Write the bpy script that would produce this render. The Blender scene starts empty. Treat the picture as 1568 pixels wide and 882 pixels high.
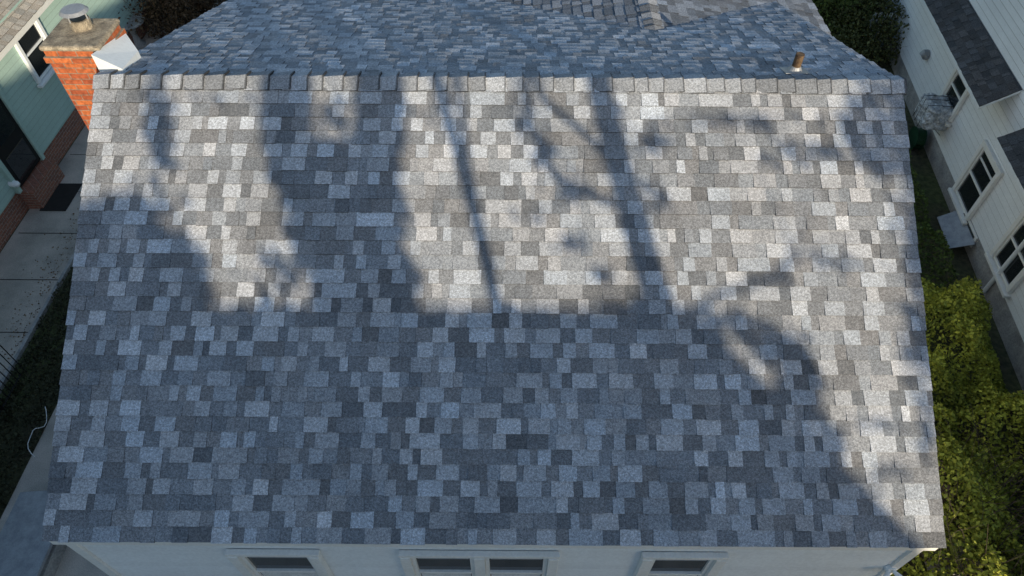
import bpy, math, random
import numpy as np
from mathutils import Vector, Matrix, noise
random.seed(7); np.random.seed(7)
scn = bpy.context.scene
R = math.radians
# ------------------------------------------------------------------ survey camera
CAM = Vector((0, 0, 10.0)); TH = R(50); ROLL = R(0.4); F = 1045.0
fw = Vector((0, math.cos(TH), -math.sin(TH))); upv = Vector((0, math.sin(TH), math.cos(TH))); rt = Vector((1, 0, 0))
rt2 = rt*math.cos(ROLL)+upv*math.sin(ROLL); up2 = -rt*math.sin(ROLL)+upv*math.cos(ROLL)
def ray(px, py):
    return fw + rt2*((px-784)/F) + up2*((441-py)/F)
def hit(px, py, P, N):
    d = ray(px, py); t = (Vector(P)-CAM).dot(N)/d.dot(N)
    return CAM+d*t
def G(px, py, z=0.0): return hit(px, py, (0, 0, z), Vector((0, 0, 1)))

cd = bpy.data.cameras.new("camera"); cam = bpy.data.objects.new("camera", cd); scn.collection.objects.link(cam)
cd.sensor_width = 36; cd.lens = 36*F/1568; cd.clip_end = 1000
M = Matrix((rt2, up2, -fw)).transposed().to_4x4(); M.translation = CAM
cam.matrix_world = M; scn.camera = cam

# ------------------------------------------------------------------ light
EL, AZ = R(17), R(25)
SUN = Vector((math.cos(EL)*math.sin(AZ), -math.cos(EL)*math.cos(AZ), math.sin(EL)))
ld = bpy.data.lights.new("sun", 'SUN'); ld.energy = 5.0; ld.angle = R(0.6); ld.color = (1, .86, .64)
sun = bpy.data.objects.new("sun", ld); scn.collection.objects.link(sun)
sun.rotation_euler = (-SUN).to_track_quat('-Z', 'Y').to_euler()
w = bpy.data.worlds.new("World"); scn.world = w; w.use_nodes = True
nt = w.node_tree; sky = nt.nodes.new('ShaderNodeTexSky'); sky.sky_type = 'NISHITA'; sky.sun_disc = False
sky.sun_elevation = EL; sky.sun_rotation = math.pi-AZ; sky.air_density = 1.3; sky.dust_density = 0.7; sky.ozone_density = 2.0
bg = nt.nodes['Background']; bg.inputs[1].default_value = 0.15
nt.links.new(sky.outputs[0], bg.inputs[0])
scn.view_settings.view_transform = 'Standard'; scn.view_settings.look = 'None'; scn.view_settings.exposure = 0

# ------------------------------------------------------------------ materials
def newmat(name):
    m = bpy.data.materials.new(name); m.use_nodes = True
    return m, m.node_tree, m.node_tree.nodes['Principled BSDF']
def noisen(t, scale, detail=2, rough=.6):
    n = t.nodes.new('ShaderNodeTexNoise'); n.inputs['Scale'].default_value = scale
    n.inputs['Detail'].default_value = detail; n.inputs['Roughness'].default_value = rough
    c = t.nodes.get('TC') or t.nodes.new('ShaderNodeTexCoord'); c.name = 'TC'
    t.links.new(c.outputs['Object'], n.inputs['Vector']); return n
def mrange(t, sock, a, b, c, d):
    m = t.nodes.new('ShaderNodeMapRange'); t.links.new(sock, m.inputs[0])
    for i, v in enumerate((a, b, c, d)): m.inputs[i+1].default_value = v
    return m.outputs[0]
def mul(t, a, b):
    m = t.nodes.new('ShaderNodeVectorMath'); m.operation = 'MULTIPLY'
    t.links.new(a, m.inputs[0]); t.links.new(b, m.inputs[1]); return m.outputs[0]
def bump(t, b, sock, strength, dist):
    bn = t.nodes.new('ShaderNodeBump'); bn.inputs['Strength'].default_value = strength; bn.inputs['Distance'].default_value = dist
    t.links.new(sock, bn.inputs['Height']); t.links.new(bn.outputs[0], b.inputs['Normal'])
def pm(name, c1, c2=None, scale=3, rough=.7, fine=60, fineamt=.15, bs=.3, bd=.004, metal=0, spec=.3):
    m, t, b = newmat(name); c2 = c2 or tuple(x*.8 for x in c1)
    n = noisen(t, scale, 3); mx = t.nodes.new('ShaderNodeMix'); mx.data_type = 'RGBA'
    t.links.new(mrange(t, n.outputs[0], .35, .65, 0, 1), mx.inputs[0])
    mx.inputs[6].default_value = (*c1, 1); mx.inputs[7].default_value = (*c2, 1)
    f = noisen(t, fine); o = mul(t, mx.outputs[2], mrange(t, f.outputs[0], .3, .7, 1-fineamt, 1+fineamt))
    t.links.new(o, b.inputs['Base Color']); b.inputs['Roughness'].default_value = rough
    b.inputs['Metallic'].default_value = metal; b.inputs['Specular IOR Level'].default_value = spec
    bump(t, b, f.outputs[0], bs, bd); return m
def attrmat(name, granule=.25, gs=130, rough=.95, bs=.6, bd=.003, stain=.15, g2=0, gs2=45, det=1):
    m, t, b = newmat(name)
    a = t.nodes.new('ShaderNodeAttribute'); a.attribute_name = 'Col'
    o = a.outputs['Color']
    if granule:
        f = noisen(t, gs, det, .7); o = mul(t, o, mrange(t, f.outputs[0], .3, .7, 1-granule, 1+granule))
        if bs: bump(t, b, f.outputs[0], bs, bd)
    if g2:
        f2 = noisen(t, gs2, 0, .6); o = mul(t, o, mrange(t, f2.outputs[0], .3, .7, 1-g2, 1+g2))
    if stain:
        s = noisen(t, 1.3, 3, .65); o = mul(t, o, mrange(t, s.outputs[0], .3, .7, 1-stain, 1+stain*.7))
    t.links.new(o, b.inputs['Base Color']); b.inputs['Roughness'].default_value = rough
    b.inputs['Specular IOR Level'].default_value = .15
    return m
M_sh = attrmat("asphalt_shingle", .38, 110, .95, .8, .004, .16, .18, 48)
M_leaf = attrmat("foliage", .2, 30, .7, 0, .002, 0)
M_sid = attrmat("lap_siding_paint", .05, 30, .55, .1, .002, .05)
M_white = pm("white_paint", (.88, .91, .92), (.82, .86, .88), 1.5, .55, 30, .05, .1, .002)
M_trim = pm("cream_trim", (.90, .89, .86), (.84, .83, .79), 4, .5, 40, .06, .15, .002)
M_green = pm("green_siding_paint", (.44, .60, .54), (.38, .53, .48), 1.5, .6, 40, .07, .15, .002)
M_wsid = pm("white_siding_paint", (.88, .90, .91), (.80, .83, .84), 1.2, .55, 25, .05, .1, .002)
M_conc = pm("concrete", (.55, .49, .43), (.36, .33, .29), 1.2, .9, 70, .2, .4, .004)
M_conc2 = pm("weathered_crown", (.46, .39, .29), (.20, .17, .13), 9, .95, 60, .25, .8, .02)
M_dark = pm("black_metal", (.012, .013, .014), None, 5, .45)
M_doorm = pm("dark_mat", (.03, .028, .027), None, 9, .95)
M_bark = pm("bark", (.13, .10, .075), (.07, .055, .04), 6, .95, 40, .3, .8, .02)
M_rust = pm("rusted_pipe", (.17, .11, .06), (.07, .045, .03), 14, .7, 60, .3)
M_lead = pm("flashing_metal", (.40, .41, .43), (.30, .31, .33), 8, .5, 50, .1, .2, .002, .3)
M_wrap = pm("plastic_wrap", (.66, .69, .72), (.30, .33, .37), 7, .28, 16, .3, 1.0, .03, 0, .6)
M_stone = pm("stone", (.42, .41, .40), (.27, .27, .27), 4, .9, 30, .2, .7, .02)
M_terra = pm("terracotta", (.45, .26, .2), (.40, .28, .24), 6, .8)
M_curt = pm("white_blind", (.75, .76, .75), (.62, .63, .63), 8, .9)
M_hose = pm("green_hose_plastic", (.02, .07, .035), None, 8, .4)
m, t, b = newmat("window_glass"); b.inputs['Base Color'].default_value = (.018, .022, .026, 1); b.inputs['Roughness'].default_value = .06
b.inputs['Specular IOR Level'].default_value = .8
n = noisen(t, 1.6); bump(t, b, n.outputs[0], .15, .02); M_glass = m
def brickmat(name, c1, c2, mort):
    m, t, b = newmat(name)
    tc = t.nodes.new('ShaderNodeTexCoord'); sp = t.nodes.new('ShaderNodeSeparateXYZ'); t.links.new(tc.outputs['Object'], sp.inputs[0])
    ad = t.nodes.new('ShaderNodeMath'); ad.operation = 'ADD'; t.links.new(sp.outputs[0], ad.inputs[0]); t.links.new(sp.outputs[1], ad.inputs[1])
    cb = t.nodes.new('ShaderNodeCombineXYZ'); t.links.new(ad.outputs[0], cb.inputs[0]); t.links.new(sp.outputs[2], cb.inputs[1])
    br = t.nodes.new('ShaderNodeTexBrick'); t.links.new(cb.outputs[0], br.inputs['Vector'])
    br.inputs['Scale'].default_value = 1; br.inputs['Brick Width'].default_value = .20; br.inputs['Row Height'].default_value = .068
    br.inputs['Mortar Size'].default_value = .005; br.inputs['Mortar Smooth'].default_value = .2
    br.inputs['Color1'].default_value = (*c1, 1); br.inputs['Color2'].default_value = (*c2, 1); br.inputs['Mortar'].default_value = (*mort, 1)
    f = noisen(t, 25); o = mul(t, br.outputs[0], mrange(t, f.outputs[0], .3, .7, .6, 1.25)); t.links.new(o, b.inputs['Base Color'])
    b.inputs['Roughness'].default_value = .9
    bump(t, b, mrange(t, br.outputs['Fac'], 0, 1, 1, 0), .7, .01); return m
M_brick = brickmat("orange_brick", (.55, .15, .045), (.34, .075, .03), (.30, .24, .18))
M_brick2 = brickmat("foundation_brick", (.34, .14, .09), (.24, .11, .08), (.35, .32, .28))
m, t, b = newmat("ground_soil"); n1 = noisen(t, .5, 6); n2 = noisen(t, 9, 5)
cr = t.nodes.new('ShaderNodeValToRGB'); t.links.new(n1.outputs[0], cr.inputs[0])
cr.color_ramp.elements[0].position = .35; cr.color_ramp.elements[0].color = (.07, .055, .04, 1)
cr.color_ramp.elements[1].position = .6; cr.color_ramp.elements[1].color = (.08, .095, .035, 1)
o = mul(t, cr.outputs[0], mrange(t, n2.outputs[0], .3, .7, .5, 1.5)); t.links.new(o, b.inputs['Base Color'])
b.inputs['Roughness'].default_value = 1; bump(t, b, n2.outputs[0], .8, .05); M_ground = m

# ------------------------------------------------------------------ mesh helpers
def empty(name):
    e = bpy.data.objects.new(name, None); scn.collection.objects.link(e); e.empty_display_size = .3; return e
def mk(name, verts, faces, mat, parent=None, cols=None, smooth=False):
    me = bpy.data.meshes.new(name); me.from_pydata([tuple(v) for v in verts], [], faces); me.update()
    if cols is not None:
        ca = me.color_attributes.new('Col', 'FLOAT_COLOR', 'CORNER')
        lt = np.empty(len(me.polygons), dtype=np.int32); me.polygons.foreach_get('loop_total', lt)
        c = np.ones((len(faces), 4), dtype=np.float32); c[:, :3] = np.array(cols, dtype=np.float32)
        ca.data.foreach_set('color', np.repeat(c, lt, axis=0).ravel())
    if smooth: me.polygons.foreach_set('use_smooth', [True]*len(me.polygons))
    me.materials.append(mat)
    o = bpy.data.objects.new(name, me); scn.collection.objects.link(o)
    if parent: o.parent = parent
    return o
BF = [(0, 3, 2, 1), (4, 5, 6, 7), (0, 1, 5, 4), (1, 2, 6, 5), (2, 3, 7, 6), (3, 0, 4, 7)]
def obox(name, c, size, mat, parent, ax=None, bev=.004):
    ax = ax or (Vector((1, 0, 0)), Vector((0, 1, 0)), Vector((0, 0, 1)))
    c = Vector(c); vs = []
    for sz in (-.5, .5):
        for sx, sy in ((-.5, -.5), (.5, -.5), (.5, .5), (-.5, .5)):
            vs.append(c+ax[0]*sx*size[0]+ax[1]*sy*size[1]+ax[2]*sz*size[2])
    o = mk(name, vs, BF, mat, parent)
    if bev:
        bm = o.modifiers.new('bevel', 'BEVEL'); bm.width = bev; bm.segments = 2; bm.limit_method = 'ANGLE'
    return o
def slab(name, pts, thick, mat, parent, n=None):
    pts = [Vector(p) for p in pts]; n = n or (pts[1]-pts[0]).cross(pts[2]-pts[0]).normalized()
    k = len(pts); vs = pts+[p-n*thick for p in pts]
    fs = [tuple(range(k)), tuple(range(2*k-1, k-1, -1))]+[(i, i+k, (i+1) % k+k, (i+1) % k) for i in range(k)]
    return mk(name, vs, fs, mat, parent)
def tube_data(pts, rad, vs, fs, sides=7):
    base = len(vs); pts = [Vector(p) for p in pts]
    for i, p in enumerate(pts):
        d = (pts[min(i+1, len(pts)-1)]-pts[max(i-1, 0)]).normalized()
        a = d.orthogonal().normalized() if abs(d.z) > .95 else d.cross(Vector((0, 0, 1))).normalized()
        b2 = d.cross(a)
        for k in range(sides):
            an = 2*math.pi*k/sides; vs.append(p+(a*math.cos(an)+b2*math.sin(an))*rad[i])
    for i in range(len(pts)-1):
        for k in range(sides):
            k2 = (k+1) % sides
            fs.append((base+i*sides+k, base+i*sides+k2, base+(i+1)*sides+k2, base+(i+1)*sides+k))
    fs.append(tuple(base+k for k in range(sides))[::-1]); fs.append(tuple(base+(len(pts)-1)*sides+k for k in range(sides)))
def tube(name, pts, rad, mat, parent, sides=12):
    vs, fs = [], []; tube_data(pts, rad, vs, fs, sides); return mk(name, vs, fs, mat, parent, smooth=False)
def leaves(name, P, size, cols, parent, mat=None):
    P = np.asarray(P, dtype=np.float64); N = len(P)
    a = np.random.normal(size=(N, 3)); a /= np.linalg.norm(a, axis=1)[:, None]
    b2 = np.cross(a, np.random.normal(size=(N, 3))); b2 /= np.linalg.norm(b2, axis=1)[:, None]
    s = (size*np.random.uniform(.6, 1.3, N))[:, None]
    V = np.stack([P-a*s*.5, P-b2*s*.32, P+a*s*.5, P+b2*s*.32], axis=1).reshape(-1, 3)
    me = bpy.data.meshes.new(name); me.vertices.add(N*4); me.vertices.foreach_set('co', V.ravel())
    me.loops.add(N*4); me.loops.foreach_set('vertex_index', np.arange(N*4, dtype=np.int32))
    me.polygons.add(N); me.polygons.foreach_set('loop_start', np.arange(N, dtype=np.int32)*4)
    me.update(calc_edges=True)
    ca = me.color_attributes.new('Col', 'FLOAT_COLOR', 'CORNER')
    c = np.ones((N, 4), dtype=np.float32); c[:, :3] = cols; ca.data.foreach_set('color', np.repeat(c, 4, axis=0).ravel())
    me.materials.append(mat or M_leaf); o = bpy.data.objects.new(name, me); scn.collection.objects.link(o)
    if parent: o.parent = parent
    return o
def leafcols(N, c1, c2, P=None, var=.35):
    c1, c2 = np.array(c1), np.array(c2); k = np.random.rand(N)
    if P is not None:
        k2 = np.array([noise.noise(Vector(p)*1.7)*.5+.5 for p in P]); k = np.clip(k*.4+k2*.8-.1, 0, 1)
    c = c1*(1-k[:, None])+c2*k[:, None]
    return c*np.random.uniform(1-var, 1+var, N)[:, None]

# shingle field: O bottom-left, U along course, V up slope
def shingles(name, O, U, V, width, length, parent, expo=.143, seed=1, tone=1.0, tint=(1, 1, 1), side=1, contrast=1.0):
    rnd = random.Random(seed); O = Vector(O); U = U.normalized(); V = V.normalized(); N = U.cross(V).normalized()
    if N.z < 0: N = -N
    vs, fs, cs = [], [], []
    def P(u, v, n): return O+U*u+V*v+N*n
    nc = int(math.ceil(length/expo))
    for i in range(nc):
        v0 = i*expo; v1 = min(v0+expo*1.03, length)
        u = -rnd.uniform(0, .01); uend = width+rnd.uniform(0, .012); tooth = rnd.random() < .5
        coursebias = rnd.uniform(.95, 1.05); shu = u+rnd.uniform(.2, 1); shb = 1
        while u < uend-.001:
            w_ = rnd.uniform(.08, .25) if tooth else rnd.uniform(.06, .22)
            if rnd.random() < .12: w_ *= 1.5
            u1 = min(u+w_, uend)
            if uend-u1 < .05: u1 = uend
            if u > shu: shu += 1.0; shb = rnd.uniform(.9, 1.1)
            # granule blends: each tab shades continuously between light, mid and dark blends
            if tooth: g = rnd.triangular(.32, .60, .46) if rnd.random() < .80 else rnd.uniform(.20, .30)
            else: g = rnd.triangular(.16, .40, .24)
            g = .35+(g-.35)*contrast
            g *= shb*coursebias*tone
            warm = rnd.uniform(-.035, .035)
            col = (g*(.945+warm)*tint[0], g*.985*tint[1], g*(1.065-warm)*tint[2])
            nb = .016 if tooth else .007; jt = rnd.uniform(-.003, .003)
            vb = v0+jt-(0.003 if tooth else 0)
            sk = rnd.uniform(-.004, .004) if tooth else 0
            k = len(vs)
            vs += [P(u, vb, nb), P(u1, vb, nb), P(u1-sk, v1, .0015), P(u+sk, v1, .0015), P(u, vb, -.004), P(u1, vb, -.004), P(u1, v1, -.004), P(u, v1, -.004)]
            dk = tuple(x*.25 for x in col)  # tab edges darkened to paint in the shadow line along each course
            fs += [(k, k+1, k+2, k+3), (k+4, k+5, k+1, k), (k+5, k+6, k+2, k+1), (k+7, k+4, k, k+3)]
            cs += [col, dk, dk, dk]
            u = u1; tooth = not tooth
    return mk(name, vs, fs, M_sh, parent, cs)
def ridge_caps(name, P0, P1, D1, D2, parent, expo=.19, wd=.14, seed=3, tone=1.0):
    rnd = random.Random(seed); P0 = Vector(P0); P1 = Vector(P1); A = (P1-P0).normalized(); L = (P1-P0).length
    D1 = D1.normalized(); D2 = D2.normalized(); N1 = D1.cross(A).normalized(); N2 = D2.cross(A).normalized()
    if N1.z < 0: N1 = -N1
    if N2.z < 0: N2 = -N2
    UP = (N1+N2).normalized(); vs, fs, cs = [], [], []
    u = -.02; i = 0
    while u < L:
        e = expo*rnd.uniform(.75, 1.25); u1 = min(u+e+.02, L+.03)
        lo, hi = .008, .030
        g = rnd.choice([.46, .38, .32, .27])*tone*rnd.uniform(.93, 1.07); col = (g*.94, g*.985, g*1.07)
        k = len(vs); w1 = wd*rnd.uniform(.94, 1.06)
        sk = rnd.uniform(-.008, .008)
        for (uu, h) in ((u, lo), (u1, hi)):
            B = P0+A*uu
            vs += [B+D1*w1+N1*h+A*sk, B+D1*.03+N1*h+UP*.004, B+UP*(h+.006), B+D2*.03+N2*h+UP*.004, B+D2*w1+N2*h]
            vs += [B+D1*w1+N1*0, B+D2*w1+N2*0, B+UP*0]
        for a in range(4): fs.append((k+a, k+a+1, k+8+a+1, k+8+a)); cs.append(col)
        dk = tuple(x*.2 for x in col)
        fs += [(k+8, k+9, k+10, k+15, k+13), (k+10, k+11, k+12, k+14, k+15), (k, k+8, k+13, k+5), (k+4, k+6, k+14, k+12)]; cs += [dk]*4
        B = P0+A*(u1-.012); B2 = P0+A*(u1-.0005); hh = hi+.001; k = len(vs)
        for Q in (B, B2): vs += [Q+D1*w1+N1*hh+A*sk, Q+D1*.03+N1*hh+UP*.004, Q+UP*(hh+.006), Q+D2*.03+N2*hh+UP*.004, Q+D2*w1+N2*hh]
        for a in range(4): fs.append((k+a, k+a+1, k+5+a+1, k+5+a)); cs.append(tuple(x*.4 for x in col))
        u += e
    return mk(name, vs, fs, M_sh, parent, cs)
def siding(name, O, U, width, z0, z1, N, col, parent, h=.115, proud=.014, lap_shade=.62):
    O = Vector(O); U = Vector(U).normalized(); N = Vector(N).normalized(); vs, fs, cs = [], [], []
    z = z0; rnd = random.Random(4)
    while z < z1-.001:
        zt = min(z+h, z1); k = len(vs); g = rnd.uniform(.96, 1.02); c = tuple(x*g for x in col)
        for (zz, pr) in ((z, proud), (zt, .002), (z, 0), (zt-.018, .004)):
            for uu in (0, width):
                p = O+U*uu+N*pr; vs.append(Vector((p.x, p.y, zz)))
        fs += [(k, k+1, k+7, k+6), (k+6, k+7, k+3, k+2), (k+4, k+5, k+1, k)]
        cs += [c, tuple(x*lap_shade for x in c), tuple(x*.5 for x in c)]  # strip at each board's top darkened: painted shade under the next lap
        z = zt
    return mk(name, vs, fs, M_sid, parent, cs)
def window(name, c, U, N, wd, ht, parent, casing=.11, mat=None, double=False, curtain=True, head=None):
    mat = mat or M_trim; U = Vector(U).normalized(); N = Vector(N).normalized(); Z = Vector((0, 0, 1)); ax = (U, N, Z); c = Vector(c)
    e = bpy.data.objects.new(name, None); scn.collection.objects.link(e); e.parent = parent
    def B(nm, u, n, z, su, sn, sz, mt, bev=.005): obox(nm, c+U*u+N*n+Z*z, (su, sn, sz), mt, e, ax, bev)
    hd = head or casing
    B('casing_left', -wd/2+casing/2, .035, 0, casing, .07, ht-2*hd, mat); B('casing_right', wd/2-casing/2, .035, 0, casing, .07, ht-2*hd, mat)
    B('casing_head', 0, .03, ht/2-hd/2, wd+.02, .06, hd, mat); B('sill', 0, .055, -ht/2+hd/2-.01, wd+.08, .11, hd*.6, mat)
    iw = wd-2*casing; ih = ht-2*hd
    panes = [(-1, 1)] if not double else [(-1, -.08), (.08, 1)]
    if double: B('mullion', 0, .035, 0, .16*iw/2+.0, .066, ih-.004, mat)
    for (a, b3) in panes:
        uc = (a+b3)/2*iw/2; pw = (b3-a)*iw/2-.004; s = .04; st = .025 if head else .04
        B('glass', uc, .006, 0, pw-.01, .012, ih-.01, M_glass, 0)
        if head:
            top = ih/2-.50
            B('blind', uc, .0145, (top-ih/2)/2, pw-2*s-.02, .003, top+ih/2-.1, M_curt, 0)
            B('shade_rail', uc, .0145, ih/2-.13, pw-2*s-.03, .003, .045, M_lead, 0)
            B('meeting_rail', uc, .026, top, pw-2*s, .03, s, mat, .003)
        else:
            if curtain: B('blind', uc, .0145, ih/2-s-.17, pw-2*s-.02, .003, .05, M_curt, 0)
            B('meeting_rail', uc, .026, 0, pw-2*s, .03, s, mat, .003)
        B('sash_left', uc-pw/2+s/2, .022, 0, s, .03, ih-.006, mat, .003); B('sash_right', uc+pw/2-s/2, .022, 0, s, .03, ih-.006, mat, .003)
        B('sash_top', uc, .021, ih/2-st/2-.004, pw-2*s, .028, st, mat, .003); B('sash_bottom', uc, .021, -ih/2+s/2+.004, pw-2*s, .028, s*1.3, mat, .003)
    return e
WC = (.88, .91, .92); GC = (.44, .60, .54)

# ------------------------------------------------------------------ ground
bpyg = mk("ground", [(-150, -150, 0), (150, -150, 0), (150, 150, 0), (-150, 150, 0)], [(0, 1, 2, 3)], M_ground)
mk("bounce_slab", [(-4.4, -7, .012), (4.4, -7, .012), (4.4, 2.3, .012), (-4.4, 2.3, .012)], [(0, 1, 2, 3)], M_conc)  # unseen pale slab, added to bounce light up onto the front wall

# ------------------------------------------------------------------ the roofed house
house = empty("gray_shingle_roof_house")
XC, HL = -.15, 4.168; YE, ZE = 2.235, 3.65; A1 = R(30.5); SL = 4.593; A2 = R(16.5)
YR = YE+SL*math.cos(A1); ZR = ZE+SL*math.sin(A1)
Vf = Vector((0, math.cos(A1), math.sin(A1))); Nf = Vector((0, -math.sin(A1), math.cos(A1)))
Vb = Vector((0, -math.cos(A2), math.sin(A2))); Nb = Vector((0, math.sin(A2), math.cos(A2)))
LB = 7.0; YB = YR+LB*math.cos(A2); ZB = ZR-LB*math.sin(A2)
X0, X1 = XC-HL, XC+HL
shingles("front_slope_shingles", (X0, YE, ZE), Vector((1, 0, 0)), Vf, 2*HL, SL-.01, house, SL/32.0, 11, 1.02)
shingles("back_slope_shingles", (X0, YB, ZB), Vector((1, 0, 0)), Vb, 2*HL, LB-.01, house, .143, 12, 1.07, (.97, 1, 1.03), contrast=.65)
ridge_caps("ridge_cap", (X0, YR, ZR), (X1, YR, ZR), -Vf, -Vb, house)
slab("front_roof_deck", [(X0+.02, YE+.01, ZE-.008), (X1-.02, YE+.01, ZE-.008), (X1-.02, YR, ZR-.008), (X0+.02, YR, ZR-.008)], .03, M_trim, house)
slab("back_roof_deck", [(X0+.02, YR, ZR-.008), (X1-.02, YR, ZR-.008), (X1-.02, YB-.01, ZB-.008), (X0+.02, YB-.01, ZB-.008)], .03, M_trim, house)
ov = .09
YW = YE+.085; wx0, wx1 = X0+ov, X1-ov
obox("fascia", (XC, YE+.024, ZE-.08), (2*HL-.06, .022, .09), M_trim, house)
def gable(name, x, n):
    pts = [(x, YW, 0), (x, YB-.1, 0), (x, YB-.1, ZB-.06), (x, YR, ZR-.06), (x, YW, ZE+.01)]
    o = mk(name, pts, [(0, 1, 2, 3, 4)], M_white, house); return o
gable("gable_wall_west", wx0, -1); gable("gable_wall_east", wx1, 1)
mk("back_wall", [(wx0, YB-.1, 0), (wx1, YB-.1, 0), (wx1, YB-.1, ZB), (wx0, YB-.1, ZB)], [(0, 1, 2, 3)], M_white, house)
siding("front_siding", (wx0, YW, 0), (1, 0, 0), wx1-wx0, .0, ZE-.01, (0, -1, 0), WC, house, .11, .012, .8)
for x, nm in ((wx0+.04, "corner_board_west"), (wx1-.04, "corner_board_east")):
    obox(nm, (x, YW-.012, 1.75), (.1, .05, 3.5), M_trim, house)
for s, nm in ((-1, "rake_board_west"), (1, "rake_board_east")):
    xx = X0+.03 if s < 0 else X1-.03
    slab(nm, [(xx-.012, YE+.045, ZE-.02), (xx+.012, YE+.045, ZE-.02), (xx+.012, YR, ZR-.05), (xx-.012, YR, ZR-.05)], .13, M_trim, house, Nf)
    slab(nm+"_back", [(xx-.012, YR+.002, ZR-.05), (xx+.012, YR+.002, ZR-.05), (xx+.012, YB, ZB-.05), (xx-.012, YB, ZB-.05)], .13, M_trim, house, Nb)
def FW(px, py): return hit(px, py, (0, YW, 0), Vector((0, 1, 0)))
for (a, b_, dbl) in ((352, 492, False), (613, 855, True), (984, 1112, False)):
    p0, p1 = FW(a, 843), FW(b_, 845); wd = p1.x-p0.x; zt = FW(784, 841).z
    window("double_window" if dbl else "sash_window", ((p0.x+p1.x)/2, YW-.012, zt-.7), (1, 0, 0), (0, -1, 0), wd, 1.4, house, .10, None, dbl, True, .06)
p = FW(1362, 866)
fl = bpy.data.objects.new("flood_light", None); scn.collection.objects.link(fl); fl.parent = house
tube("base_plate", [p+Vector((0, -.01, 0)), p+Vector((0, -.05, 0))], [.06, .055], M_white, fl)
for s in (-1, 1):
    tube("lamp_head", [p+Vector((s*.02, -.05, 0)), p+Vector((s*.06, -.10, -.01)), p+Vector((s*.10, -.17, -.03)), p+Vector((s*.11, -.185, -.035))], [.015, .03, .055, .05], M_white, fl)
# cross gable over the back slope
def BS(px, py): return hit(px, py, (0, YR, ZR), Nb)
A_ = BS(1003, 47); B_ = BS(752, 0); C_ = BS(1190, 2)
yax = Vector((0, 1, 0))
for (Q, nm, sd) in ((B_, "cross_gable_west_shingles", 21), (C_, "cross_gable_east_shingles", 22)):
    n_ = (Q-A_).cross(yax).normalized()
    if n_.z < 0: n_ = -n_
    dn = yax.cross(n_).normalized()
    if dn.z > 0: dn = -dn
    Ls = 3.6 if Q is B_ else 3.0
    st = A_-yax*.15+dn*Ls
    shingles(nm, st, yax, -dn, 4.5, Ls-.01, house, .143, sd, .66, (.92, 1, 1.10), contrast=.8)
    if Q is B_: dW = dn
    else: dE = dn
ridge_caps("cross_gable_ridge_cap", A_-yax*.06+Vector((0, 0, -.005)), A_+yax*4.3+Vector((0, 0, -.005)), dW, dE, house, .17, .13, 9, .75)
# chimney
ch = bpy.data.objects.new("brick_chimney", None); scn.collection.objects.link(ch); ch.parent = house
cx0, cx1, cy0, cy1, cz = -4.99, -4.40, 6.55, 7.12, 6.05
obox("shaft", ((cx0+cx1)/2, (cy0+cy1)/2, cz/2), (cx1-cx0, cy1-cy0, cz), M_brick, ch)
obox("corbel_course", ((cx0+cx1)/2, (cy0+cy1)/2, cz-.10), (cx1-cx0+.05, cy1-cy0+.05, .07), M_brick, ch)
cr_ = obox("crown", ((cx0+cx1)/2, (cy0+cy1)/2, cz+.03), (cx1-cx0+.05, cy1-cy0+.05, .06), M_conc2, ch, None, .028)
tube("clay_flue", [((cx0+cx1)/2, cy0+.38, cz+.05), ((cx0+cx1)/2, cy0+.38, cz+.16)], [.11, .105], M_conc2, ch, 16)
tube("flue_opening", [((cx0+cx1)/2, cy0+.38, cz+.155), ((cx0+cx1)/2, cy0+.38, cz+.163)], [.08, .08], M_dark, ch, 16)
tube("pot_cap", [((cx0+cx1)/2-.01, cy0+.38, cz+.24), ((cx0+cx1)/2-.01, cy0+.38, cz+.27)], [.15, .12], M_lead, ch, 16)
for k in range(3):
    a = k*2.1; tube("cap_leg", [((cx0+cx1)/2+.1*math.cos(a), cy0+.38+.1*math.sin(a), cz+.15), ((cx0+cx1)/2+.1*math.cos(a), cy0+.38+.1*math.sin(a), cz+.25)], [.008, .008], M_lead, ch, 6)
zf = ZR-.35*math.tan(A2)
vs = [(-4.397, 6.40, ZR-.30), (-4.10, 6.33, ZR-.30), (-4.10, 6.33, ZR+.0), (-4.397, 6.40, ZR+.12),
      (-4.397, 7.15, zf-.3), (-4.16, 6.85, zf-.3), (-4.16, 6.85, zf-.0), (-4.397, 7.15, zf+.06)]
mk("white_flashing", vs, [(0, 1, 2, 3), (3, 2, 6, 7), (7, 6, 5, 4), (1, 5, 6, 2), (0, 3, 7, 4)], M_white, ch)
vp = bpy.data.objects.new("vent_pipe", None); scn.collection.objects.link(vp); vp.parent = house
b0 = BS(1216, 110)
slab("flashing_plate", [b0+Nb*.018+Vector((x, 0, 0))+Vb*y for x, y in ((-.13, -.12), (.13, -.12), (.13, .12), (-.13, .12))], .006, M_lead, vp, Nb)
tube("boot", [b0+Vector((0, 0, .01)), b0+Vector((0, 0, .05)), b0+Vector((0, 0, .075))], [.085, .06, .05], M_lead, vp, 16)
tube("pipe", [b0, b0+Vector((0, 0, .21)), b0+Vector((0, 0, .212)), b0+Vector((0, 0, .12))], [.046, .046, .038, .036], M_rust, vp, 18)

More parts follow.
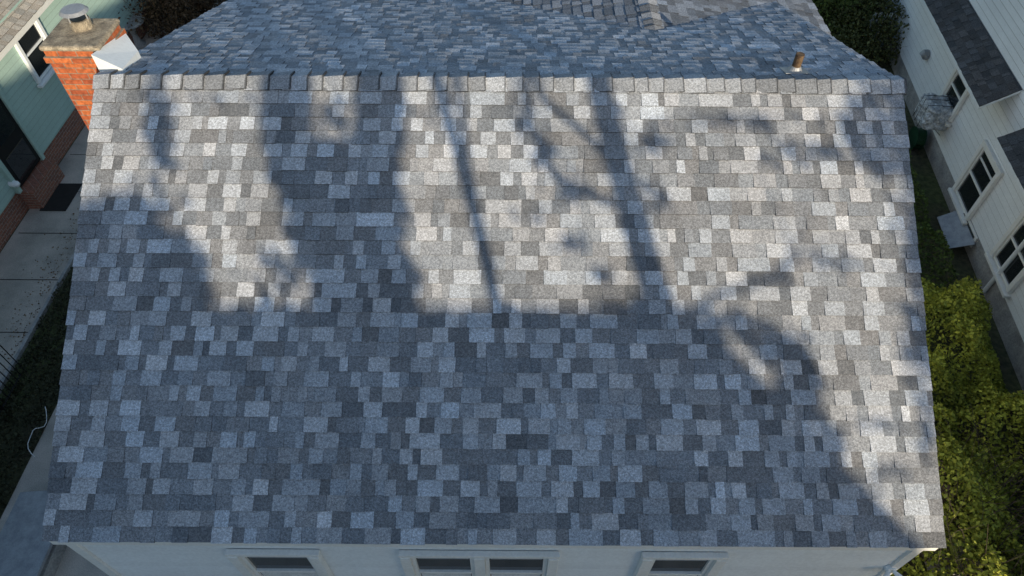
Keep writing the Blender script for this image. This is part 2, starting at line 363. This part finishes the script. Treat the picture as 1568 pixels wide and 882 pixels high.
# ------------------------------------------------------------------ left neighbour
gh = empty("green_siding_house")
XL = -10.2
obox("foundation", (XL-.5, 8, .28), (1.0, 22, .56), M_brick2, gh)
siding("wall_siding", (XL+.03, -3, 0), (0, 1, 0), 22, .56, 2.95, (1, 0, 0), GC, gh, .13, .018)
mk("wall_core", [(XL+.026, -3, .5), (XL+.026, 19, .5), (XL+.026, 19, 3), (XL+.026, -3, 3)], [(0, 1, 2, 3)], M_green, gh)
def LW(px, py): return hit(px, py, (XL+.03, 0, 0), Vector((1, 0, 0)))
shingles("roof_shingles", (XL+.30, -3, 2.80), Vector((0, 1, 0)), Vector((-math.cos(R(28)), 0, math.sin(R(28)))), 22, 4.5, gh, .143, 31, 1.15, (1.14, 1.0, .80), contrast=.4)
obox("eave_fascia", (XL+.27, 8, 2.73), (.025, 22, .12), M_trim, gh)
obox("soffit", (XL+.14, 8, 2.68), (.26, 22, .02), M_trim, gh)
cw = (LW(50, 72))
window("sash_window", (XL+.045, cw.y, cw.z), (0, 1, 0), (1, 0, 0), 1.0, 1.3, gh, .09, M_white)
dw = LW(22, 235)
door = bpy.data.objects.new("screen_door", None); scn.collection.objects.link(door); door.parent = gh
ax = (Vector((0, 1, 0)), Vector((1, 0, 0)), Vector((0, 0, 1)))
obox("panel", (XL+.06, dw.y, 1.45), (.95, .04, 1.85), M_dark, door, ax)
obox("screen_upper", (XL+.085, dw.y, 1.85), (.72, .012, .85), M_glass, door, ax)
obox("screen_lower", (XL+.085, dw.y, .9), (.72, .012, .55), M_glass, door, ax)
for s in (-1, 1): obox("jamb", (XL+.07, dw.y+s*.53, 1.48), (.1, .09, 2.0), M_green, door, ax)
obox("head", (XL+.07, dw.y, 2.5), (1.16, .09, .1), M_green, door, ax)
obox("stoop", (XL+.17, dw.y, .24), (1.05, .30, .46), M_brick2, door, ax)
q = LW(38, 312)
tube("outdoor_spigot_box", [Vector((XL+.03, q.y, .75)), Vector((XL+.16, q.y, .72)), Vector((XL+.20, q.y, .70))], [.07, .07, .04], M_white, gh)
# walks
walk = mk("concrete_walkway", [(XL+.02, -5, .004), (-8.68, -5, .004), (-8.68, 22, .004), (XL+.02, 22, .004)], [(0, 1, 2, 3)], M_conc)
vs, fs = [], []
y = -4.0
while y < 20:
    k = len(vs); vs += [(XL+.12, y, .008), (-8.7, y, .008), (-8.7, y+.018, .008), (XL+.12, y+.018, .008)]; fs.append((k, k+1, k+2, k+3)); y += 1.25
mk("walkway_joint", vs, fs, M_doorm)
obox("walkway_kerb", (-8.64, 8, .03), (.06, 26, .10), M_stone, None)
mt = G(94, 302, .01); obox("doormat", (mt.x, mt.y, .018), (.55, .85, .02), M_doorm, None)
slab("driveway", [(-7.55, -5, .03), (-4.5, -5, .03), (-4.5, 5.9, .03), (-7.55, 5.9, .03)], .05, M_conc, None)
fe = empty("black_picket_fence")
vs, fs = [], []
for i in range(40):
    y = 4.2+i*.11
    post = i % 13 == 0; r_ = .028 if post else .009; h_ = 1.0 if post else .9
    if y > 6.4: break
    tube_data([(-8.35, y, 0), (-8.35, y, h_)], [r_, r_], vs, fs, 5)
for z in (.12, .82): tube_data([(-8.35, 2.5, z), (-8.35, 6.3, z)], [.014, .014], vs, fs, 5)
mk("pickets", vs, fs, M_dark, fe)
N = 16000; P = np.zeros((N, 3)); P[:, 0] = np.random.uniform(-8.55, -7.55, N); P[:, 1] = np.random.uniform(0, 13, N)
hh = np.array([max(0.03, .10+.22*noise.noise(Vector((x*1.2, y*1.2, 0)))) for x, y in P[:, :2]]); P[:, 2] = hh*np.random.uniform(.2, 1.1, N)
leaves("ground_cover_plants", P, .06, leafcols(N, (.025, .032, .018), (.07, .07, .04), P), None)
n = 1500; P = np.zeros((n, 3)); P[:, 0] = -8.75-np.abs(np.random.normal(0, .25, n)); P[:, 1] = np.random.uniform(1, 16, n); P[:, 2] = .02
leaves("fallen_leaves", P, .035, leafcols(n, (.12, .07, .03), (.22, .14, .06)), None)
gc = G(18, 820, .3)
hatch = empty("cellar_hatch")
obox("lid", (gc.x+.25, gc.y, .33), (.9, 1.3, .05), M_lead, hatch, (Vector((.98, 0, .17)).normalized(), Vector((0, 1, 0)), Vector((-.17, 0, .98)).normalized()))
obox("curb", (gc.x+.25, gc.y, .14), (.85, 1.25, .27), M_stone, hatch)
vs, fs = [], []; h0 = G(68, 628, .25); pts = []
for k in range(14): pts.append(h0+Vector((.10*math.sin(k*.55)+.01*k, -.06*k+.05*math.cos(k*.8), .03*math.sin(k*1.3)+.02)))
tube_data(pts, [.006]*14, vs, fs, 6); mk("garden_hose", vs, fs, M_curt, None)

# ------------------------------------------------------------------ right neighbour
wh = empty("white_siding_house")
b0_ = G(1385, 150); b1_ = G(1568, 600); d = (b0_-b1_).normalized(); nR = Vector((-d.y, d.x, 0)).normalized()
if nR.x > 0: nR = -nR
S0 = b1_-d*7
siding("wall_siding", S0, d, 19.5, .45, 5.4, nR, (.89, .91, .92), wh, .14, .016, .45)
mk("wall_core", [S0-nR*.003+Vector((0, 0, .4)), S0-nR*.003+d*19.5+Vector((0, 0, .4)), S0-nR*.003+d*19.5+Vector((0, 0, 5.4)), S0-nR*.003+Vector((0, 0, 5.4))], [(0, 1, 2, 3)], M_wsid, wh)
e_ = S0+d*19.5; bk = -nR
mk("back_wall", [e_, e_+bk*7, e_+bk*7+Vector((0, 0, 5.4)), e_+Vector((0, 0, 5.4))], [(0, 1, 2, 3)], M_wsid, wh)
obox("foundation", S0+d*9.75-nR*.5+Vector((0, 0, .22)), (19.5, 1.03, .46), M_stone, wh, (d, nR, Vector((0, 0, 1))))
shingles("main_roof_shingles", S0+nR*.25+Vector((0, 0, 5.4)), d, (bk*math.cos(R(35))+Vector((0, 0, math.sin(R(35))))), 19.5, 5, wh, .143, 41, .4)
def RW(px, py, off=0.): return hit(px, py, b1_+nR*off, nR)
def along(p): return (p-b1_).dot(d)
def RP(u, off, z): q = b1_+d*u+nR*off; return Vector((q.x, q.y, z))
pe = RW(1500, 163, .55); u0 = along(pe); ze = pe.z
Vs = (bk*math.cos(R(38))+Vector((0, 0, math.sin(R(38)))))
shingles("bay_roof_shingles", RP(u0, .55, ze), d, Vs, 6.0, .68, wh, .13, 42, .30, (1.06, 1, .96), contrast=.5)
slab("bay_roof_deck", [RP(u0, .55, ze)-Vector((0, 0, .012)), RP(u0+6, .55, ze)-Vector((0, 0, .012)), RP(u0+6, .55, ze)+Vs*.68-Vector((0, 0, .012)), RP(u0, .55, ze)+Vs*.68-Vector((0, 0, .012))], .06, M_white, wh, Vector((0, 0, 1)))
pe2 = RW(1527, 212, .45); u1_ = along(pe2)
shingles("awning_shingles", RP(u1_-3, .45, pe2.z), d, Vs, 3.0, .55, wh, .13, 43, .26, contrast=.5)
slab("awning_deck", [RP(u1_-3, .45, pe2.z-.012), RP(u1_, .45, pe2.z-.012), RP(u1_, .45, pe2.z-.012)+Vs*.55, RP(u1_-3, .45, pe2.z-.012)+Vs*.55], .06, M_white, wh, Vector((0, 0, 1)))
ud = d
for (px, py, wd, ht) in ((1496, 280, 1.0, 1.35), (1562, 385, 1.0, 1.35), (1466, 140, .9, 1.15)):
    q = RW(px, py, .02); window("sash_window", q, ud, nR, wd, ht, wh, .10, M_trim)
q = RW(1432, 172, .25)
ac = bpy.data.objects.new("wrapped_air_conditioner", None); scn.collection.objects.link(ac); ac.parent = wh
bpy.ops.mesh.primitive_cube_add(size=1); o = bpy.context.object; o.name = "plastic_cover"
bv = o.modifiers.new('b', 'BEVEL'); bv.width = .16; bv.segments = 3
sm = o.modifiers.new('s', 'SUBSURF'); sm.levels = 5; sm.render_levels = 5; sm.subdivision_type = 'SIMPLE'
o.scale = (.70, .58, .52); o.data.polygons.foreach_set('use_smooth', [True]*len(o.data.polygons))
tx = bpy.data.textures.new('wrinkle', 'CLOUDS'); tx.noise_scale = .22
dm = o.modifiers.new('d', 'DISPLACE'); dm.texture = tx; dm.strength = .22
o.rotation_euler = (0, 0, math.atan2(d.y, d.x)); o.location = q; o.data.materials.append(M_wrap); o.parent = ac
vs, fs = [], []
for s in (-.18, .05, .2): tube_data([q+d*s+nR*.31+Vector((0, 0, -.27)), q+d*s+nR*.31+Vector((0, 0, .28)), q+d*s-nR*.2+Vector((0, 0, .29))], [.008]*3, vs, fs, 5)
mk("tie_cord", vs, fs, M_dark, ac)
for s in (-.2, .2): tube("bracket", [q+d*s-Vector((0, 0, .22)), q+d*s-nR*.25-Vector((0, 0, .45))], [.012, .012], M_lead, ac, 6)
q = RW(1420, 84, .03)
tube("dryer_vent", [q, q+nR*.07, q+nR*.12+Vector((0, 0, -.05))], [.12, .12, .09], M_lead, wh)
q = RW(1404, 212, .25)
hr = empty("hose_reel")
vs, fs = [], []
for k in range(5):
    pts = [q+d*(.22*math.cos(a*math.pi/8))+Vector((0, 0, .22*math.sin(a*math.pi/8)))+nR*(k*.03-.06) for a in range(17)]
    tube_data(pts, [.018]*17, vs, fs, 6)
mk("hose_coil", vs, fs, M_hose, hr)
for s in (-.09, .09): tube("reel_disc", [q+nR*s, q+nR*(s+.012)], [.27, .27], M_hose, hr, 20)
tube("stand", [q, Vector((q.x, q.y, 0))], [.03, .03], M_dark, hr)
# basement window with a cover at grade
q = G(1470, 345, .35); uq = along(q)
bh = empty("basement_window_well")
obox("basement_sash", RP(uq, .025, .30), (.85, .03, .26), M_trim, bh, (d, nR, Vector((0, 0, 1))))
obox("basement_glass", RP(uq, .045, .30), (.70, .012, .17), M_glass, bh, (d, nR, Vector((0, 0, 1))))
slab("sloped_cover", [RP(uq-.5, .05, .34), RP(uq+.5, .05, .34), RP(uq+.45, .42, .12), RP(uq-.45, .42, .12)], .015, M_lead, bh, Vector((0, 0, 1)))
tube("downspout", [RP(along(RW(1500, 455, .05)), .06, .1), RP(along(RW(1500, 455, .05)), .06, 5.2)], [.04, .04], M_wsid, wh, 8)

# ------------------------------------------------------------------ vegetation
def hedge(name, xr, yr, n, hfun, size, c1, c2, mask=None):
    X = np.random.uniform(*xr, n); Y = np.random.uniform(*yr, n); keep = []
    for x, y in zip(X, Y):
        if mask and not mask(x, y): continue
        h = hfun(x, y)
        if h < .08: continue
        keep.append((x, y, h-abs(random.gauss(0, .22))*min(1, h)))
    P = np.array(keep); P[:, 2] = np.maximum(P[:, 2], .02)
    return leaves(name, P, size, leafcols(len(P), c1, c2, P), None)
def wallx(y):
    tt = (y-b1_.y)/d.y; return b1_.x+d.x*tt
def hf(x, y):
    v = noise.noise(Vector((x*.9, y*.9, 3)))*.9+noise.noise(Vector((x*2.6, y*2.6, 7)))*.5
    side = min(1, max(0, (x-4.7)/.7))*min(1, max(0, (wallx(y)-.25-x)/.5))
    return max(0, (.95+v)*side*(1.0 if y < 7.5 else .55))
hedge("yellow_green_hedge", (4.9, 9.5), (-.5, 8.2), 85000, hf, .07, (.06, .09, .02), (.56, .58, .09), lambda x, y: x < wallx(y)-.3)
hedge("ivy_bed", (4.9, 10), (8.2, 14), 24000, lambda x, y: hf(x, y)*.8, .07, (.035, .06, .018), (.15, .21, .055), lambda x, y: x < wallx(y)-.6)
def twigs(name, C, rad, n, L, parent=None, r0=.008):
    vs, fs = [], []
    for i in range(n):
        p = Vector((C[0]+random.uniform(-rad, rad), C[1]+random.uniform(-rad, rad), C[2])); dd = Vector((random.gauss(0, .5), random.gauss(0, .5), 1)).normalized()
        pts = [p]; 
        for k in range(5):
            dd = (dd+Vector((random.gauss(0, .25), random.gauss(0, .25), random.gauss(0, .12)))).normalized(); pts.append(pts[-1]+dd*L/5)
        tube_data(pts, [r0*(1-k/6.5) for k in range(6)], vs, fs, 4)
    return mk(name, vs, fs, M_bark, parent)
tw = G(1530, 840, .8); twigs("bare_twigs", (tw.x, tw.y, .3), 1.0, 200, 1.7)
for (px, py, r_, h_, n, c1, c2) in ((275, 25, 1.3, 1.2, 5000, (.06, .035, .02), (.14, .09, .05)), (330, 8, 1.2, 1.0, 3000, (.05, .035, .02), (.11, .08, .05)),
                                  (1250, 20, 1.7, 1.2, 14000, (.06, .085, .022), (.17, .22, .06)), (1330, 50, 1.5, 1.0, 9000, (.05, .06, .022), (.14, .15, .06)), (1200, -20, 1.6, 1.2, 9000, (.06, .085, .022), (.18, .21, .06)),
                                  (1380, 10, 1.2, 1.3, 3500, (.09, .07, .045), (.19, .15, .09)), (230, -10, 1.4, 1., 5000, (.04, .055, .02), (.10, .11, .04))):
    c = G(px, py, .3)
    e = empty("garden_shrub")
    V = np.random.normal(size=(n, 3)); V /= np.linalg.norm(V, axis=1)[:, None]; V *= (np.random.rand(n)**.3)[:, None]
    V *= np.array([1+.5*noise.noise(Vector(v)*1.8) for v in V])[:, None]
    P = V*np.array([r_, r_, h_*.7])+np.array([c.x, c.y, h_*.6]); P[:, 2] = np.abs(P[:, 2])
    leaves("leaf_mass", P, .09, leafcols(n, c1, c2, P), e)
    o = twigs("stems", (c.x, c.y, 0), r_*.6, 60, h_*1.5, e)
c = G(201, 50, .35)
tb = empty("round_stone_table")
tube("top", [(c.x, c.y, .62), (c.x, c.y, .66), (c.x, c.y, .70)], [.42, .46, .44], M_stone, tb, 32)
tube("pedestal", [(c.x, c.y, 0), (c.x, c.y, .1), (c.x, c.y, .3), (c.x, c.y, .62)], [.25, .16, .10, .2], M_stone, tb, 16)
c = G(1398, 92, 0)
wf = empty("white_picket_fence")
for k in range(12):
    obox("picket", (c.x-1.2+k*.14, c.y+.6, .5), (.08, .02, 1.0), M_white, wf)
obox("rail", (c.x-.45, c.y+.62, .75), (1.7, .03, .07), M_white, wf)
for (px, py, z, r_) in ((1443, 715, .7, .09), (1449, 752, .7, .10), (1443, 690, .7, .07)):
    c = G(px, py, z); e = empty("terracotta_pot")
    tube("pot", [(c.x, c.y, 0), (c.x, c.y, z-.04), (c.x, c.y, z-.04), (c.x, c.y, z)], [r_*.7, r_, r_*1.15, r_*1.15], M_terra, e, 16)
c = G(1458, 858, .4)
e = empty("stone_planter")
obox("block", (c.x, c.y, .3), (.34, .45, .6), M_stone, e, None, .03); obox("cap", (c.x, c.y, .63), (.42, .5, .06), M_conc2, e, None, .02)

# ------------------------------------------------------------------ things on the sunny side that throw shadows
def RF(px, py): return hit(px, py, (0, YE, ZE), Nf)
def SP(px, py, D): return RF(px, py)+SUN*D
nh = empty("neighbour_gable_house")
P1 = SP(1065, 488, 19); zr, yr, xr = P1.z, P1.y, P1.x; xl = xr-24
run, rise = 3.4, 3.6
shn = pm("neighbour_roof", (.12, .11, .10), None, 5, .95)
slab("roof_north", [(xl, yr, zr), (xl, yr+run, zr-rise), (xr, yr+run, zr-rise), (xr, yr, zr)], .1, shn, nh)
slab("roof_south", [(xl, yr, zr), (xr, yr, zr), (xr, yr-run, zr-rise), (xl, yr-run, zr-rise)], .1, shn, nh)
pr = [(yr-run+.2, 0), (yr+run-.2, 0), (yr+run-.2, zr-rise+.05), (yr, zr-.15), (yr-run+.2, zr-rise+.05)]
vs = [(xl+.2, a, b_) for a, b_ in pr]+[(xr-.2, a, b_) for a, b_ in pr]
mk("walls", vs, [(0, 1, 2, 3, 4), (9, 8, 7, 6, 5), (0, 5, 6, 1), (1, 6, 7, 2), (4, 9, 5, 0)], M_wsid, nh)
for k in range(5):
    window("sash_window", (xr-2.5-k*3.5, yr+run-.18, 2.2), (1, 0, 0), (0, 1, 0), 1.0, 1.5, nh, .1)

def bare_tree(name, chains, D, seed=5, ntw=9):
    rnd = random.Random(seed); e = empty(name); vs, fs = [], []
    first = True
    for (pl, r0, r1) in chains:
        pts = [SP(x, y, D+rnd.uniform(-.3, .3)) for x, y in pl]
        if first:
            b0 = pts[0]; pts = [Vector((b0.x+.1, b0.y, 0)), Vector((b0.x+.1, b0.y, b0.z*.5))]+pts; first = False
            rad = [r0*1.5, r0*1.15]+[r0+(r1-r0)*k/(len(pl)-1) for k in range(len(pl))]
        else: rad = [r0+(r1-r0)*k/(len(pl)-1) for k in range(len(pl))]
        tube_data(pts, rad, vs, fs, 8)
        for _ in range(ntw):
            i = rnd.randrange(len(pts)-3, len(pts)-1) if len(pts) > 4 else rnd.randrange(0, len(pts)-1); f = rnd.random(); p = pts[i].lerp(pts[i+1], f)
            base = (pts[i+1]-pts[i]).normalized(); dd = (base+Vector((rnd.gauss(0, .5), rnd.gauss(0, .5), rnd.uniform(0, .6)))).normalized()
            L = rnd.uniform(.6, 1.6); q = [p]; r_ = rnd.uniform(.010, .02)
            for k in range(6):
                dd = (dd+Vector((rnd.gauss(0, .2), rnd.gauss(0, .2), rnd.gauss(.05, .15)))).normalized(); q.append(q[-1]+dd*L/6)
            tube_data(q, [r_*(1-k/7.5) for k in range(7)], vs, fs, 5)
    mk("trunk_and_limbs", vs, fs, M_bark, e); return e
bare_tree("bare_deciduous_tree", [
    ([(1075, 660), (1020, 500), (982, 380), (950, 260), (915, 130), (890, 20), (870, -100)], .15, .11),
    ([(1000, 560), (760, 470), (745, 400), (722, 310), (697, 220), (668, 130), (640, 10)], .075, .055),
    ([(950, 260), (890, 200), (830, 150), (790, 60)], .045, .03),
    ([(1020, 500), (1100, 450), (1180, 425), (1260, 370)], .045, .015),
    ([(745, 400), (715, 250), (705, 150), (690, 60)], .045, .03),
    ([(965, 320), (910, 300), (850, 270), (815, 200), (800, 120)], .045, .03)], 11.5, 5, 4)

def crown(name, ells, D, trunk_px, c1, c2, size=.14, spread=.9):
    e = empty(name); pts = []
    for (cx, cy, rx_, ry_, cov) in ells:
        area = math.pi*(rx_/157.)*(ry_/150.); n = int(-math.log(1-cov)*area/(.18*size*size))
        for _ in range(n):
            a = random.uniform(0, 2*math.pi)
            r_ = math.sqrt(random.random())*random.uniform(.85, 1.15) if cov > .9 else min(1.5, abs(random.gauss(0, .45))+.35*random.random())
            pts.append(SP(cx+rx_*r_*math.cos(a), cy+ry_*r_*math.sin(a), D+random.gauss(0, spread)))
    P = np.array([tuple(p) for p in pts]); leaves("crown", P, size, leafcols(len(P), c1, c2), e)
    vs, fs = [], []
    for (x, y) in trunk_px:
        b0 = SP(x, y, D); tube_data([Vector((b0.x, b0.y, 0)), Vector((b0.x, b0.y, b0.z*.6)), b0], [.16, .11, .05], vs, fs, 8)
    mk("trunk", vs, fs, M_bark, e); return e
dg = ((.02, .04, .015), (.06, .09, .03))
crown("evergreen_tree", [(438, 170, 36, 125, .995), (580, 180, 36, 130, .995), (510, 60, 120, 30, .5), (530, 330, 88, 110, .995), (485, 290, 50, 80, .98), (560, 440, 80, 70, .99), (510, 180, 35, 60, .4)], 12.5, [(520, 430)], *dg)
crown("evergreen_tree.001", [(243, 190, 26, 100, .9), (190, 320, 80, 35, .9), (110, 400, 185, 85, .985), (250, 430, 65, 65, .95), (60, 470, 250, 60, .98), (390, 480, 100, 18, .85), (330, 150, 60, 14, .25), (420, 420, 50, 50, .4)], 13, [(200, 440)], *dg)
crown("leafy_tree", [(800, 170, 18, 60, .5), (832, 235, 24, 40, .55), (870, 290, 30, 38, .55), (815, 330, 30, 16, .4), (880, 375, 36, 16, .6), (925, 415, 36, 14, .6), (935, 210, 25, 80, .5), (975, 330, 30, 60, .5), (760, 482, 120, 14, .7), (1000, 215, 35, 28, .5), (990, 470, 60, 30, .85), (640, 485, 60, 14, .7), (680, 160, 24, 50, .4), (1010, 300, 20, 40, .4)], 12, [(890, 500)], *dg, size=.11)
crown("leafy_tree.001", [(1130, 185, 110, 20, .4), (1240, 230, 90, 22, .5), (1360, 190, 70, 80, .92), (1412, 330, 42, 140, .88), (1412, 520, 34, 90, .75), (1110, 492, 70, 24, .75), (1185, 530, 55, 28, .88), (1220, 600, 35, 60, .94), (1250, 690, 38, 55, .93), (1300, 790, 45, 50, .85), (1340, 650, 50, 14, .4), (1370, 720, 50, 14, .45), (1290, 400, 70, 16, .4), (1180, 430, 50, 12, .35), (1420, 640, 20, 60, .5)], 12, [(1170, 660)], *dg, size=.12)
